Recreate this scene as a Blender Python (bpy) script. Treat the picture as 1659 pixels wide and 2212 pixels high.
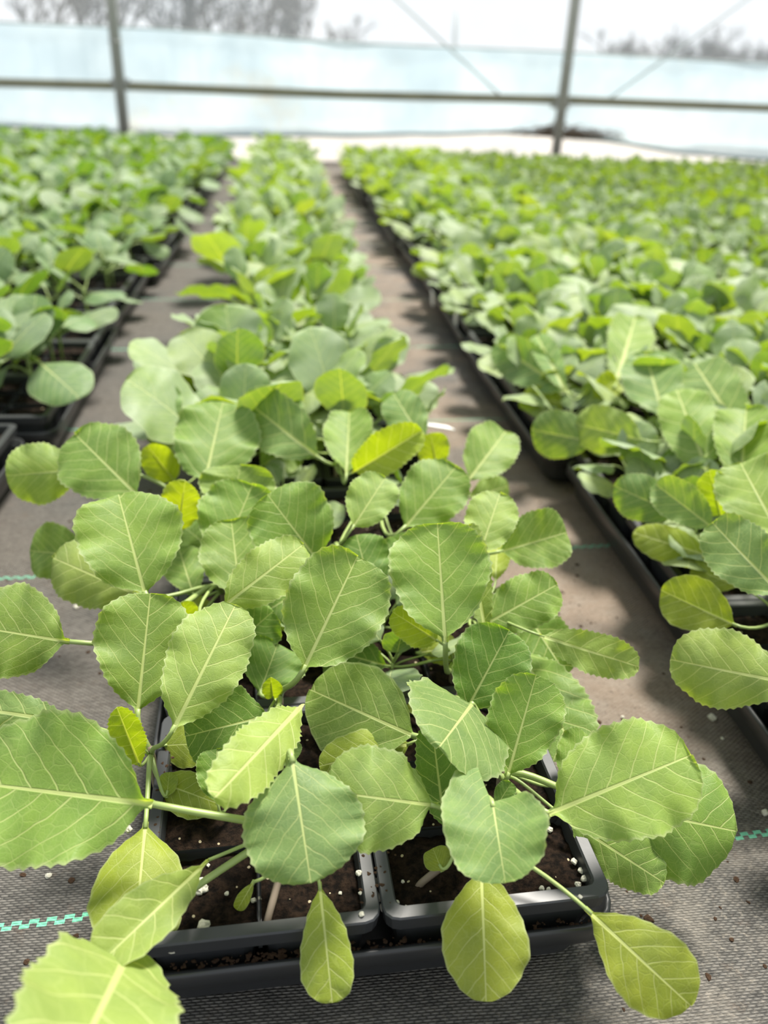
import bpy, math, random
import numpy as np
from mathutils import Vector, Matrix

for o in list(bpy.data.objects):
    bpy.data.objects.remove(o)
SC = bpy.context.scene
COL = SC.collection

# ------------------------------------------------------------------ camera
CAM_H, F_PX, PITCH, ROLL, YAW = 0.475, 1720.0, 28.0, 2.6, 7.5
_p, _r, _y = map(math.radians, (PITCH, ROLL, YAW))
_fw = Vector((0, math.cos(_p), -math.sin(_p)))
_rt0 = Vector((1, 0, 0)); _up0 = _rt0.cross(_fw)
_rt = _rt0 * math.cos(_r) + _up0 * math.sin(_r)
_up = -_rt0 * math.sin(_r) + _up0 * math.cos(_r)
_rz = Matrix.Rotation(-_y, 3, 'Z')
FW, RT, UP = _rz @ _fw, _rz @ _rt, _rz @ _up
CAM = Vector((0, 0, CAM_H))
cam_d = bpy.data.cameras.new('camera')
cam = bpy.data.objects.new('camera', cam_d); COL.objects.link(cam)
M3 = Matrix((RT, UP, -FW)).transposed()
cam.matrix_world = Matrix.Translation(CAM) @ M3.to_4x4()
cam_d.sensor_fit = 'VERTICAL'; cam_d.sensor_height = 36.0
cam_d.lens = F_PX / 2212 * 36.0
cam_d.clip_start = 0.01; cam_d.clip_end = 500
cam_d.dof.use_dof = True
cam_d.dof.focus_distance = 0.50
cam_d.dof.aperture_fstop = 4.8
SC.camera = cam

# ------------------------------------------------------------------ sky, sun, exposure
SC.view_settings.view_transform = 'Standard'
SC.view_settings.look = 'None'
SC.view_settings.gamma = 1.0
SC.view_settings.use_curve_mapping = False
SC.view_settings.exposure = 0.24
wd = bpy.data.worlds.new('overcast_sky'); SC.world = wd; wd.use_nodes = True
_bg = wd.node_tree.nodes['Background']
_bg.inputs['Color'].default_value = (0.90, 0.95, 1.0, 1)
_bg.inputs['Strength'].default_value = 0.86
sun_d = bpy.data.lights.new('sun', 'SUN'); sun_d.energy = 7.6; sun_d.angle = math.radians(13)
sun_d.color = (1.0, 0.95, 0.86)
sun = bpy.data.objects.new('sun', sun_d); COL.objects.link(sun)
SUN_FROM = Vector((0.27, 0.40, 0.88)).normalized()      # towards the sun: ahead, to the right, high
sun.rotation_euler = SUN_FROM.to_track_quat('Z', 'Y').to_euler()

# ------------------------------------------------------------------ helpers
def tag(o, label=None, cat=None, group=None, kind=None):
    if label: o['label'] = label
    if cat: o['category'] = cat
    if group: o['group'] = group
    if kind: o['kind'] = kind
    return o

def obj(name, mesh, parent=None, loc=None):
    o = bpy.data.objects.new(name, mesh); COL.objects.link(o)
    if parent is not None: o.parent = parent
    if loc is not None: o.location = loc
    return o

def empty(name, loc=(0, 0, 0), rz=0.0):
    o = bpy.data.objects.new(name, None); COL.objects.link(o)
    o.location = loc; o.rotation_euler = (0, 0, rz); o.empty_display_size = 0.02
    return o

class G:
    """collects vertices, faces, uv and the two float attributes of one mesh"""
    def __init__(s): s.v = []; s.f = []; s.uv = []; s.rim = []; s.mi = []
    def add(s, v, f, uv=None, rim=None, mi=0):
        b = len(s.v); s.v += [tuple(p) for p in v]
        s.f += [tuple(i + b for i in q) for q in f]
        s.uv += list(uv) if uv is not None else [(0.5, 0.5)] * len(v)
        s.rim += list(rim) if rim is not None else [0.0] * len(v)
        s.mi += [mi] * len(f)
    def box(s, c, d, mi=0):
        x, y, z = c; a, b, h = d[0] / 2, d[1] / 2, d[2] / 2
        v = [(x + i * a, y + j * b, z + k * h) for k in (-1, 1) for j in (-1, 1) for i in (-1, 1)]
        s.add(v, [(0, 2, 3, 1), (4, 5, 7, 6), (0, 1, 5, 4), (2, 6, 7, 3), (0, 4, 6, 2), (1, 3, 7, 5)], mi=mi)
    def tube(s, pts, rad, n=6, mi=0, cap=True):
        pts = [Vector(p) for p in pts]; m = len(pts)
        if not hasattr(rad, '__len__'): rad = [rad] * m
        v = []; ref = None
        for i in range(m):
            t = (pts[min(i + 1, m - 1)] - pts[max(i - 1, 0)]).normalized()
            if ref is None:
                ref = Vector((0, 0, 1)) if abs(t.z) < 0.9 else Vector((1, 0, 0))
            a = (ref - t * ref.dot(t)).normalized(); b = t.cross(a); ref = a
            for k in range(n):
                w = 2 * math.pi * k / n
                v.append(pts[i] + (a * math.cos(w) + b * math.sin(w)) * rad[i])
        f = [(i * n + k, i * n + (k + 1) % n, (i + 1) * n + (k + 1) % n, (i + 1) * n + k)
             for i in range(m - 1) for k in range(n)]
        if cap:
            f.append(tuple(range(n))[::-1]); f.append(tuple((m - 1) * n + k for k in range(n)))
        s.add(v, f, mi=mi)
    def mesh(s, name, mats, smooth=True, attrs=False):
        me = bpy.data.meshes.new(name); me.from_pydata(s.v, [], s.f)
        if not isinstance(mats, (list, tuple)): mats = [mats]
        for m in mats: me.materials.append(m)
        me.polygons.foreach_set('material_index', s.mi)
        me.polygons.foreach_set('use_smooth', [smooth] * len(s.f))
        if attrs:
            li = np.empty(len(me.loops), dtype=np.int32); me.loops.foreach_get('vertex_index', li)
            uv = me.uv_layers.new(name='leaf')
            uv.data.foreach_set('uv', np.asarray(s.uv, dtype=np.float32)[li].ravel())
            at = me.attributes.new('rim', 'FLOAT', 'POINT')
            at.data.foreach_set('value', np.asarray(s.rim, dtype=np.float32))
        me.update(); return me

def P(px, py, z):
    """the point at height z that the photograph shows at pixel (px, py)"""
    d = FW + RT * ((px - 829.5) / F_PX) - UP * ((py - 1106) / F_PX)
    return CAM + d * ((CAM_H - z) / -d.z)

def PY(px, py, Y):
    d = FW + RT * ((px - 829.5) / F_PX) - UP * ((py - 1106) / F_PX)
    return CAM + d * (Y / d.y)

def depth(p): return (Vector(p) - CAM).dot(FW)
def pix(p):
    v = Vector(p) - CAM; z = v.dot(FW)
    return 829.5 + F_PX * v.dot(RT) / z, 1106 - F_PX * v.dot(UP) / z

# ------------------------------------------------------------------ material helpers
class N:
    def __init__(s, name):
        s.m = bpy.data.materials.new(name); s.m.use_nodes = True
        s.t = s.m.node_tree; s.t.nodes.clear()
        s.out = s.n('ShaderNodeOutputMaterial')
    def n(s, typ, **k):
        q = s.t.nodes.new(typ)
        for a, b in k.items(): setattr(q, a, b)
        return q
    def put(s, sock, val):
        if val is None: return
        if isinstance(val, bpy.types.NodeSocket): s.t.links.new(val, sock)
        else: sock.default_value = val
    def math(s, op, a, b=None, c=None, clamp=False):
        q = s.n('ShaderNodeMath', operation=op); q.use_clamp = clamp
        for i, x in enumerate((a, b, c)): s.put(q.inputs[i], x)
        return q.outputs[0]
    def mix(s, fac, a, b, mode='MIX'):
        q = s.n('ShaderNodeMix', data_type='RGBA', blend_type=mode)
        s.put(q.inputs[0], fac)
        for i, x in ((6, a), (7, b)):
            s.put(q.inputs[i], (*x, 1) if isinstance(x, tuple) and len(x) == 3 else x)
        return q.outputs[2]
    def noise(s, vec, scale, detail=2, rough=0.5, w=None):
        q = s.n('ShaderNodeTexNoise'); s.put(q.inputs['Vector'], vec)
        q.inputs['Scale'].default_value = scale; q.inputs['Detail'].default_value = detail
        q.inputs['Roughness'].default_value = rough
        return q.outputs['Fac']
    def sstep(s, x, a, b):
        q = s.n('ShaderNodeMapRange', interpolation_type='SMOOTHSTEP')
        s.put(q.inputs[0], x); s.put(q.inputs[1], a); s.put(q.inputs[2], b)
        return q.outputs[0]
    def obco(s): return s.n('ShaderNodeTexCoord').outputs['Object']
    def bump(s, h, strength=0.5, dist=0.001):
        q = s.n('ShaderNodeBump'); q.inputs['Strength'].default_value = strength
        q.inputs['Distance'].default_value = dist; s.put(q.inputs['Height'], h)
        return q.outputs[0]
    def pbr(s, col, rough=0.5, spec=0.5, normal=None, **k):
        q = s.n('ShaderNodeBsdfPrincipled')
        s.put(q.inputs['Base Color'], (*col, 1) if isinstance(col, tuple) and len(col) == 3 else col)
        s.put(q.inputs['Roughness'], rough); s.put(q.inputs['Specular IOR Level'], spec)
        if normal is not None: s.put(q.inputs['Normal'], normal)
        for a, b in k.items(): s.put(q.inputs[a.replace('_', ' ')], b)
        return q.outputs[0]
    def done(s, sh):
        s.t.links.new(sh, s.out.inputs['Surface']); return s.m

def leaf_material(name, island=None, veins=True, trans=0.40, bloom=0.07):
    k = N(name)
    uvn = k.n('ShaderNodeUVMap'); uvn.uv_map = 'leaf'
    sep = k.n('ShaderNodeSeparateXYZ'); k.put(sep.inputs[0], uvn.outputs[0])
    u, v = sep.outputs[0], sep.outputs[1]
    d = k.math('SUBTRACT', v, 0.5); w = k.math('ABSOLUTE', d)
    oi = k.n('ShaderNodeObjectInfo')
    if island:
        rnd = k.n('ShaderNodeNewGeometry').outputs['Random Per Island']
        rp = k.n('ShaderNodeValToRGB'); k.put(rp.inputs[0], rnd)
        e = rp.color_ramp.elements
        e[0].position = 0; e[0].color = (*island[0], 1); e[1].position = 1; e[1].color = (*island[-1], 1)
        for i, c in enumerate(island[1:-1]):
            q = e.new((i + 1) / (len(island) - 1)); q.color = (*c, 1)
        base = rp.outputs[0]
    else:
        base = oi.outputs['Color']; rnd = oi.outputs['Random']
    off = k.n('ShaderNodeCombineXYZ'); k.put(off.inputs[0], k.math('MULTIPLY', rnd, 17.0))
    add = k.n('ShaderNodeVectorMath', operation='ADD'); k.put(add.inputs[0], uvn.outputs[0]); k.put(add.inputs[1], off.outputs[0])
    co = add.outputs[0]
    blot = k.noise(co, 3.2, 4, 0.55)
    col = k.mix(k.sstep(blot, 0.3, 0.75), k.mix(1.0, base, (0.80, 0.84, 0.86), 'MULTIPLY'), k.mix(1.0, base, (1.13, 1.1, 1.0), 'MULTIPLY'))
    # midrib
    wid = k.math('MULTIPLY_ADD', u, -0.016, 0.022)
    mid = k.math('SUBTRACT', 1.0, k.sstep(w, k.math('MULTIPLY', wid, 0.45), wid))
    # lateral veins
    wob = k.math('MULTIPLY_ADD', k.noise(co, 7.0, 1), 0.05, -0.025)
    u0 = k.math('SUBTRACT', k.math('SUBTRACT', u, k.math('MULTIPLY', w, 0.80)), k.math('MULTIPLY', k.math('MULTIPLY', w, w), 0.9))
    u0 = k.math('ADD', u0, wob)
    side = k.math('MULTIPLY', k.math('GREATER_THAN', d, 0.0), 0.5)
    SP = 0.16
    ph = k.math('FRACT', k.math('ADD', k.math('MULTIPLY', u0, 1 / SP), k.math('ADD', side, 10.0)))
    dist = k.math('MULTIPLY', k.math('ABSOLUTE', k.math('SUBTRACT', ph, 0.5)), SP)
    lw = k.math('MULTIPLY_ADD', w, -0.012, 0.0090)
    lat = k.math('SUBTRACT', 1.0, k.sstep(dist, k.math('MULTIPLY', lw, 0.35), lw))
    vein = k.math('MAXIMUM', mid, k.math('MULTIPLY', lat, 0.72))
    if veins:
        nz = k.n('ShaderNodeTexNoise'); k.put(nz.inputs['Vector'], co); nz.inputs['Scale'].default_value = 9
        sc = k.n('ShaderNodeVectorMath', operation='SCALE'); k.put(sc.inputs[0], nz.outputs['Color']); sc.inputs['Scale'].default_value = 0.05
        av = k.n('ShaderNodeVectorMath', operation='ADD'); k.put(av.inputs[0], co); k.put(av.inputs[1], sc.outputs[0])
        vo = k.n('ShaderNodeTexVoronoi', feature='DISTANCE_TO_EDGE'); k.put(vo.inputs['Vector'], av.outputs[0]); vo.inputs['Scale'].default_value = 11
        net = k.math('SUBTRACT', 1.0, k.sstep(vo.outputs[0], 0.01, 0.055))
        vo2 = k.n('ShaderNodeTexVoronoi', feature='DISTANCE_TO_EDGE'); k.put(vo2.inputs['Vector'], av.outputs[0]); vo2.inputs['Scale'].default_value = 42
        net2 = k.math('SUBTRACT', 1.0, k.sstep(vo2.outputs[0], 0.02, 0.12))
        vein = k.math('MAXIMUM', vein, k.math('MULTIPLY', net, 0.16))
        vein = k.math('MAXIMUM', vein, k.math('MULTIPLY', net2, 0.07))
    rim = k.n('ShaderNodeAttribute', attribute_name='rim').outputs['Fac']
    vcol = k.mix(0.72, base, (0.66, 0.70, 0.30))
    col = k.mix(k.math('MULTIPLY', vein, 0.92), col, vcol)
    col = k.mix(k.math('MULTIPLY', k.sstep(rim, 0.93, 1.0), 0.45), col, (0.46, 0.50, 0.28))
    grain = k.noise(co, 120.0, 2)
    h = k.math('ADD', k.math('MULTIPLY', vein, -1.0), k.math('MULTIPLY', grain, 0.15))
    nrm = k.bump(h, 0.45, 0.0012)
    wax = k.math('MULTIPLY', k.sstep(k.noise(co, 1.7, 3), 0.25, 0.75), bloom)
    refl = k.mix(k.math('ADD', wax, bloom * 0.4), col, (0.37, 0.44, 0.31))
    front = k.pbr(refl, 0.50, 0.30, nrm, Sheen_Weight=0.04, Sheen_Roughness=0.5)
    tr = k.n('ShaderNodeBsdfTranslucent')
    k.put(tr.inputs['Color'], k.mix(1.0, col, (1.42, 1.40, 0.16), 'MULTIPLY')); k.put(tr.inputs['Normal'], nrm)
    ms = k.n('ShaderNodeMixShader'); ms.inputs[0].default_value = trans
    k.t.links.new(front, ms.inputs[1]); k.t.links.new(tr.outputs[0], ms.inputs[2])
    return k.done(ms.outputs[0])

def simple(name, col, rough=0.5, spec=0.5, nscale=None, namp=0.25, bump=0.0, bscale=80, bdist=0.001):
    k = N(name); co = k.obco()
    c = (*col, 1)
    if nscale:
        nz = k.noise(co, nscale, 4, 0.6)
        c = k.mix(nz, tuple(x * (1 - namp) for x in col), tuple(min(1, x * (1 + namp)) for x in col))
    nr = k.bump(k.noise(co, bscale, 5, 0.65), bump, bdist) if bump else None
    return k.done(k.pbr(c, rough, spec, nr))

# colours of leaf blades (albedo); l and t brightened for sunlit and backlit leaves
LC = dict(g=(0.200, 0.318, 0.050), b=(0.190, 0.300, 0.086), y=(0.295, 0.360, 0.026), d=(0.128, 0.245, 0.026),
          l=(0.280, 0.385, 0.082), t=(0.340, 0.430, 0.018))
M_LEAF = leaf_material('cabbage_leaf')
M_LEAF_BED = leaf_material('cabbage_leaf_waxy', bloom=0.55, trans=0.34)
M_LEAF_KOHL = leaf_material('kohlrabi_leaf', bloom=0.30, trans=0.36)
M_STUFF_C = leaf_material('cabbage_leaf_field', island=[LC['g'], LC['b'], LC['g'], LC['l'], LC['b']], veins=False, bloom=0.5, trans=0.34)
M_STUFF_L = leaf_material('kohlrabi_leaf_field', island=[(0.095, 0.21, 0.048), (0.115, 0.225, 0.066), (0.14, 0.24, 0.085)], veins=False)
M_STUFF_S = leaf_material('small_seedling_field', island=[(0.115, 0.21, 0.036), (0.14, 0.235, 0.056), (0.145, 0.215, 0.04), (0.15, 0.245, 0.08)], veins=False)
M_PET = simple('petiole_green', (0.27, 0.35, 0.115), 0.42, 0.45, 30, 0.15)
M_STEM = simple('stem_purple_green', (0.21, 0.165, 0.125), 0.5, 0.4, 60, 0.3)
M_PACK = simple('cell_pack_black_plastic', (0.030, 0.032, 0.035), 0.42, 0.5, 14, 0.35, 0.08, 300, 0.0004)
M_TRAY = simple('carrier_tray_black_plastic', (0.027, 0.028, 0.030), 0.36, 0.5, 10, 0.3, 0.08, 250, 0.0004)
M_PERL = simple('perlite', (0.74, 0.71, 0.60), 0.85, 0.2, 260, 0.22, 0.6, 420, 0.001)
M_CRUMB = simple('soil_crumb', (0.050, 0.030, 0.019), 0.95, 0.1, 150, 0.4)
M_TAG = simple('white_plastic_tag', (0.78, 0.78, 0.76), 0.4, 0.5)

def soil_material():
    k = N('potting_soil'); co = k.obco()
    a = k.noise(co, 160, 6, 0.7); b = k.noise(co, 28, 3)
    c = k.mix(k.sstep(a, 0.35, 0.7), (0.0020, 0.0014, 0.0010), (0.027, 0.016, 0.010))
    c = k.mix(k.math('MULTIPLY', k.sstep(b, 0.5, 0.75), 0.5), c, (0.008, 0.005, 0.0035))
    vo = k.n('ShaderNodeTexVoronoi'); k.put(vo.inputs['Vector'], co); vo.inputs['Scale'].default_value = 170
    sp = k.math('LESS_THAN', vo.outputs['Distance'], 0.16)
    rr = k.n('ShaderNodeSeparateColor'); k.put(rr.inputs[0], vo.outputs['Color'])
    sp = k.math('MULTIPLY', sp, k.math('GREATER_THAN', rr.outputs[0], 0.80))
    c = k.mix(sp, c, (0.42, 0.36, 0.24))
    return k.done(k.pbr(c, 0.95, 0.12, k.bump(k.math('ADD', a, k.math('MULTIPLY', b, 0.6)), 0.9, 0.004)))
M_SOIL = soil_material()

STRIPES = [0.355 + 0.416 * i for i in range(-1, 13)]
def floor_material():
    k = N('woven_ground_cloth'); co = k.obco()
    sep = k.n('ShaderNodeSeparateXYZ'); k.put(sep.inputs[0], co); x, y = sep.outputs[0], sep.outputs[1]
    wob = k.math('MULTIPLY_ADD', k.noise(co, 9, 2), 0.006, -0.003)
    xx = k.math('ADD', x, wob); yy = k.math('ADD', y, wob)
    TH = 1 / 0.0026; TV = 1 / 0.0018
    row = k.math('FLOOR', k.math('MULTIPLY', yy, TV))
    sh = k.math('MULTIPLY', k.math('MODULO', row, 2.0), 0.5)
    cx = k.math('FRACT', k.math('ADD', k.math('MULTIPLY', xx, TH * 0.5), k.math('ADD', sh, 50.0)))
    cy = k.math('FRACT', k.math('ADD', k.math('MULTIPLY', yy, TV), 50.0))
    thr = k.math('MULTIPLY', k.math('SINE', k.math('MULTIPLY', cx, math.pi)), k.math('SINE', k.math('MULTIPLY', cy, math.pi)))
    cell = k.n('ShaderNodeTexWhiteNoise'); cv = k.n('ShaderNodeCombineXYZ')
    k.put(cv.inputs[0], k.math('FLOOR', k.math('ADD', k.math('MULTIPLY', xx, TH * 0.5), k.math('ADD', sh, 50.0)))); k.put(cv.inputs[1], row)
    k.put(cell.inputs[0], cv.outputs[0])
    dust = k.noise(co, 4.5, 5, 0.6); fine = k.noise(co, 60, 4, 0.7)
    tone = k.math('MULTIPLY', k.math('MULTIPLY_ADD', thr, 0.75, 0.25), k.math('MULTIPLY_ADD', cell.outputs[0], 0.7, 0.6))
    c = k.mix(tone, (0.012, 0.012, 0.012), (0.150, 0.142, 0.130))
    dust_vs_shade = k.math('MULTIPLY_ADD', k.sstep(x, -0.1, 0.25), 0.85, 0.15)  # dust on the right; the left aisle's shade is partly in this darker colour
    aisle = k.math('MULTIPLY', k.math('MULTIPLY', dust_vs_shade, k.sstep(dust, 0.32, 0.62)), k.sstep(y, 0.28, 0.6))
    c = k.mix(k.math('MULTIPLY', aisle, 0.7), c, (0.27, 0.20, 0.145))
    c = k.mix(k.math('MULTIPLY', k.sstep(fine, 0.55, 0.8), 0.35), c, (0.13, 0.08, 0.05))
    grit = k.noise(co, 230, 3, 0.75); mott = k.noise(co, 22, 4, 0.7)
    c = k.mix(k.math('MULTIPLY', k.math('MULTIPLY', k.sstep(mott, 0.42, 0.7), 0.38), dust_vs_shade), c, (0.26, 0.235, 0.20))
    c = k.mix(k.math('MULTIPLY', k.math('MULTIPLY', k.sstep(grit, 0.52, 0.72), 0.42), dust_vs_shade), c, (0.33, 0.29, 0.24))
    c = k.mix(k.math('SUBTRACT', 0.6, k.sstep(grit, 0.30, 0.50), clamp=True), c, (0.022, 0.021, 0.02))
    # green marker stripes woven in across the aisles
    yc = k.math('MULTIPLY_ADD', x, -0.058, yy)
    f = k.math('FRACT', k.math('ADD', k.math('DIVIDE', k.math('SUBTRACT', yc, 0.353), 0.416), 10.5))
    ds = k.math('MULTIPLY', k.math('SUBTRACT', f, 0.5), 0.416)
    inb = k.math('LESS_THAN', k.math('ABSOLUTE', ds), 0.0030)
    chk = k.math('FRACT', k.math('ADD', k.math('MULTIPLY', xx, 1 / 0.0105), k.math('ADD', k.math('MULTIPLY', k.math('GREATER_THAN', ds, 0.0), 0.5), 50.0)))
    grn = k.math('MULTIPLY', inb, k.math('GREATER_THAN', chk, 0.42))
    worn = k.math('MULTIPLY', grn, k.math('MULTIPLY_ADD', k.sstep(dust, 0.35, 0.7), -0.55, 0.95))
    c = k.mix(worn, c, (0.16, 0.55, 0.36))
    return k.done(k.pbr(c, 0.72, 0.3, k.bump(k.math('ADD', thr, k.math('MULTIPLY', fine, 0.6)), 0.8, 0.0012)))

# ------------------------------------------------------------------ leaf builder
def arr(v): return np.array([v[0], v[1], v[2]], dtype=float)
def unit(a): return a / (np.linalg.norm(a) + 1e-12)

def blade(g, J, T, Nrm, W, a=0.62, b=0.45, bend=0.0, fold=0.0, cup=0.0, wave=0.0, teeth=19, tamp=0.019, rows=72, half=6,
          seed=0, pucker=0.006, twist=0.0, curl=0.0, mi=0, basew=0.032, wing=0.06, cord=0.0, cord2=0.0):
    rs = random.Random(seed)
    a = a + 0.05
    J, T = arr(J), arr(T); L = np.linalg.norm(T - J); D = unit(T - J)
    Nn = arr(Nrm); Nn = unit(Nn - D * Nn.dot(D))
    th = np.linspace(0, math.pi, rows + 1); t = (1 - np.cos(th)) / 2
    t = 0.65 * t + 0.35 * np.linspace(0, 1, rows + 1)
    sq = np.maximum((t - wing) / (1 - wing), 0.0)
    hw = np.maximum(sq, 1e-6) ** a * np.maximum(1 - sq, 1e-9) ** b
    tm = a / (a + b); hw = hw / (tm ** a * (1 - tm) ** b) * (W / 2)
    # the blade runs down the stalk as a narrow wing: soften the corner where it starts
    ts = np.linspace(0, 1, 201); hs = np.interp(ts, t, hw)
    ker = np.exp(-0.5 * (np.arange(-20, 21) / 7.0) ** 2); ker /= ker.sum()
    sm = np.convolve(np.pad(hs, 20, mode='edge'), ker, 'valid'); sm = np.interp(t, ts, sm)
    mixw = np.clip((t - 0.12) / 0.25, 0, 1); hw = sm * (1 - mixw) + hw * mixw
    hw = np.maximum(hw, basew * W * (1 - t) ** 0.5)
    yl = t * L
    ds = np.hypot(np.diff(yl), np.diff(hw)); arc = np.concatenate([[0], np.cumsum(ds)]); arc /= arc[-1]
    p1, p2, p3, p4 = [rs.uniform(0, 6.28) for _ in range(4)]
    asym = rs.uniform(-0.05, 0.05)
    cols = np.linspace(-1, 1, 2 * half + 1)
    cols = np.sign(cols) * np.abs(cols) ** 0.85
    # midrib curve
    c1 = J + D * L * 0.5 + Nn * bend * L
    cen = ((1 - t) ** 2)[:, None] * J + (2 * t * (1 - t))[:, None] * c1 + (t ** 2)[:, None] * T
    tan = np.gradient(cen, axis=0); tan /= np.linalg.norm(tan, axis=1)[:, None] + 1e-12
    V = []; UV = []; R = []
    ny = np.gradient(hw, yl + 1e-9)
    for i in range(rows + 1):
        tg = tan[i]; nn = unit(Nn - tg * Nn.dot(tg)); S = np.cross(tg, nn)
        tw = twist * (t[i] - 0.3)
        if tw:
            S, nn = S * math.cos(tw) + nn * math.sin(tw), nn * math.cos(tw) - S * math.sin(tw)
        for c in cols:
            s = 1 if c > 0 else -1
            ph = arc[i] * teeth + (0.3 if s > 0 else 0)
            q = 1 - abs((ph % 1) - 0.62) / 0.62
            tooth = tamp * L * (max(q, 0) ** 2.0) * min(1, arc[i] * 6) * (abs(c) ** 5)
            nl = math.hypot(1, ny[i]); ox, oy = tooth / nl, -tooth * ny[i] / nl * 0.5
            wv = hw[i] * (1 + asym * s)
            irr = 1 + 0.028 * math.sin(9 * t[i] + p3 + s) + 0.012 * math.sin(23 * t[i] + p4 - s)
            x = c * wv * irr + s * ox; y = oy
            ac = abs(c)
            y -= (cord if s > 0 else cord2) * L * ac ** 1.3 * (1 - t[i]) ** 2
            z = fold * ac * hw[i] + cup * ac * ac * hw[i] + curl * max(0, c) ** 2 * hw[i]
            z += wave * W * ac ** 2 * math.sin(2 * math.pi * (2.3 * t[i]) + p1 + s * p2)
            z += 0.35 * wave * W * ac ** 3 * math.sin(2 * math.pi * (5.1 * t[i]) + p4 + s * p1)
            w_ = abs(x) / L
            if pucker:
                u0 = t[i] - 0.80 * w_ - 0.9 * w_ * w_ + (0.5 * 0.16 if x > 0 else 0)
                z += pucker * L * math.cos(2 * math.pi * (u0 / 0.16)) * math.sin(math.pi * min(1, ac)) * (0.45 + 0.4 * math.sin(7 * t[i] + 5 * c + p2))
                z += pucker * L * 0.9 * math.sin(15 * t[i] + 4 * x / L * 3 + p3) * math.sin(19 * x / L + p4 + 5 * t[i]) * ac
                z += pucker * L * 0.6 * min(1, 6 * w_)
            V.append(cen[i] + S * x + tg * y + nn * z)
            UV.append((t[i] + y / L, 0.5 + x / L)); R.append(ac if i < rows else 1.0)
    n = len(cols)
    F = [(i * n + j, i * n + j + 1, (i + 1) * n + j + 1, (i + 1) * n + j) for i in range(rows) for j in range(n - 1)]
    g.add(V, F, UV, R, mi)
    return tan[0]

def bez(p0, p1, p2, p3, n):
    out = []
    for i in range(n + 1):
        t = i / n; s = 1 - t
        out.append(p0 * s ** 3 + p1 * (3 * s * s * t) + p2 * (3 * s * t * t) + p3 * t ** 3)
    return out

def petiole_pts(root, J, D0, n=9, up=0.45):
    root, J = Vector(root), Vector(J); D0 = Vector(D0)
    d = (J - root).length
    return bez(root, root + Vector((0, 0, 1)) * d * up * 0.6 + (J - root) * 0.15, J - D0 * d * 0.38, J + D0 * 0.004, n)

# ------------------------------------------------------------------ large structure: floor and the greenhouse side wall
YW = 6.12
g = G(); g.add([(-3.2, -0.9, 0), (5.0, -0.9, 0), (5.0, YW + 0.2, 0), (-3.2, YW + 0.2, 0)], [(0, 1, 2, 3)])
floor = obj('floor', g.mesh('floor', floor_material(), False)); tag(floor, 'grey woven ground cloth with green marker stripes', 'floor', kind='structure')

def film_material(name, tint, clear, lines=True, stain=0.0, rough=0.35):
    k = N(name); co = k.obco()
    sep = k.n('ShaderNodeSeparateXYZ'); k.put(sep.inputs[0], co); z = sep.outputs[2]
    cloud = k.noise(co, 2.2, 4, 0.55)
    c = k.mix(k.sstep(cloud, 0.3, 0.7), tuple(x * 0.88 for x in tint), tuple(min(1, x * y) for x, y in zip(tint, (1.16, 1.1, 1.06))))
    if stain:
        st = k.noise(co, 1.6, 6, 0.7)
        c = k.mix(k.math('MULTIPLY', k.sstep(st, 0.55, 0.8), stain), c, (0.55, 0.44, 0.26))
    df = k.n('ShaderNodeBsdfDiffuse'); k.put(df.inputs[0], c)
    tl = k.n('ShaderNodeBsdfTranslucent'); k.put(tl.inputs[0], c)
    a = k.n('ShaderNodeMixShader'); a.inputs[0].default_value = 0.72
    k.t.links.new(df.outputs[0], a.inputs[1]); k.t.links.new(tl.outputs[0], a.inputs[2])
    tp = k.n('ShaderNodeBsdfTransparent')
    b = k.n('ShaderNodeMixShader')
    fac = clear
    if lines:
        ln = k.math('SINE', k.math('MULTIPLY', z, 2 * math.pi / 0.0125))
        fac = k.math('MULTIPLY_ADD', ln, 0.10, clear)
    k.put(b.inputs[0], fac)
    k.t.links.new(a.outputs[0], b.inputs[1]); k.t.links.new(tp.outputs[0], b.inputs[2])
    return k.done(b.outputs[0])

def sheet(x0, x1, y, zt, zb, nx, nz, amp, seed, mat, name):
    rs = random.Random(seed); ph = [rs.uniform(0, 6.28) for _ in range(6)]
    v = []; f = []
    for j in range(nz + 1):
        for i in range(nx + 1):
            x = x0 + (x1 - x0) * i / nx; a = zt(x); b = zb(x); s = j / nz; z = b + (a - b) * s
            dy = amp * (math.sin(2.1 * x + ph[0]) * math.sin(3.1 * s + ph[1]) + 0.5 * math.sin(6.3 * x + 4 * s + ph[2]) + 0.3 * math.sin(13 * x - 7 * s + ph[3]))
            v.append((x, y + dy, z))
    for j in range(nz):
        for i in range(nx):
            q = j * (nx + 1) + i; f.append((q, q + 1, q + nx + 2, q + nx + 1))
    gg = G(); gg.add(v, f); return gg.mesh(name, mat)

def interp(tab):
    def fn(x):
        if x <= tab[0][0]: return tab[0][1]
        for (a, b), (c, d) in zip(tab, tab[1:]):
            if x <= c:
                s = (x - a) / (c - a); s = s * s * (3 - 2 * s); return b + (d - b) * s
        return tab[-1][1]
    return fn
XA, XB = -3.0, 4.9
wall = obj('wall_back', sheet(XA, XB, YW + 0.06, lambda x: 1.75, lambda x: 0.70, 60, 12, 0.012, 3,
           film_material('clear_scrim_film', (0.90, 0.95, 0.98), 0.84), 'wall_back'))
tag(wall, 'clear ribbed plastic film forming the upper greenhouse side', 'wall', kind='structure')
ctop = interp([(-3, 0.735), (-1.1, 0.752), (-0.9, 0.757), (0.6, 0.735), (1.9, 0.745), (3.4, 0.738), (5, 0.73)])
cbot = interp([(-3, 0.15), (-1.9, 0.155), (-0.75, 0.14), (0.3, 0.17), (1.0, 0.205), (1.55, 0.235), (2.2, 0.215), (2.95, 0.145), (3.6, 0.12), (5, 0.1)])
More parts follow.
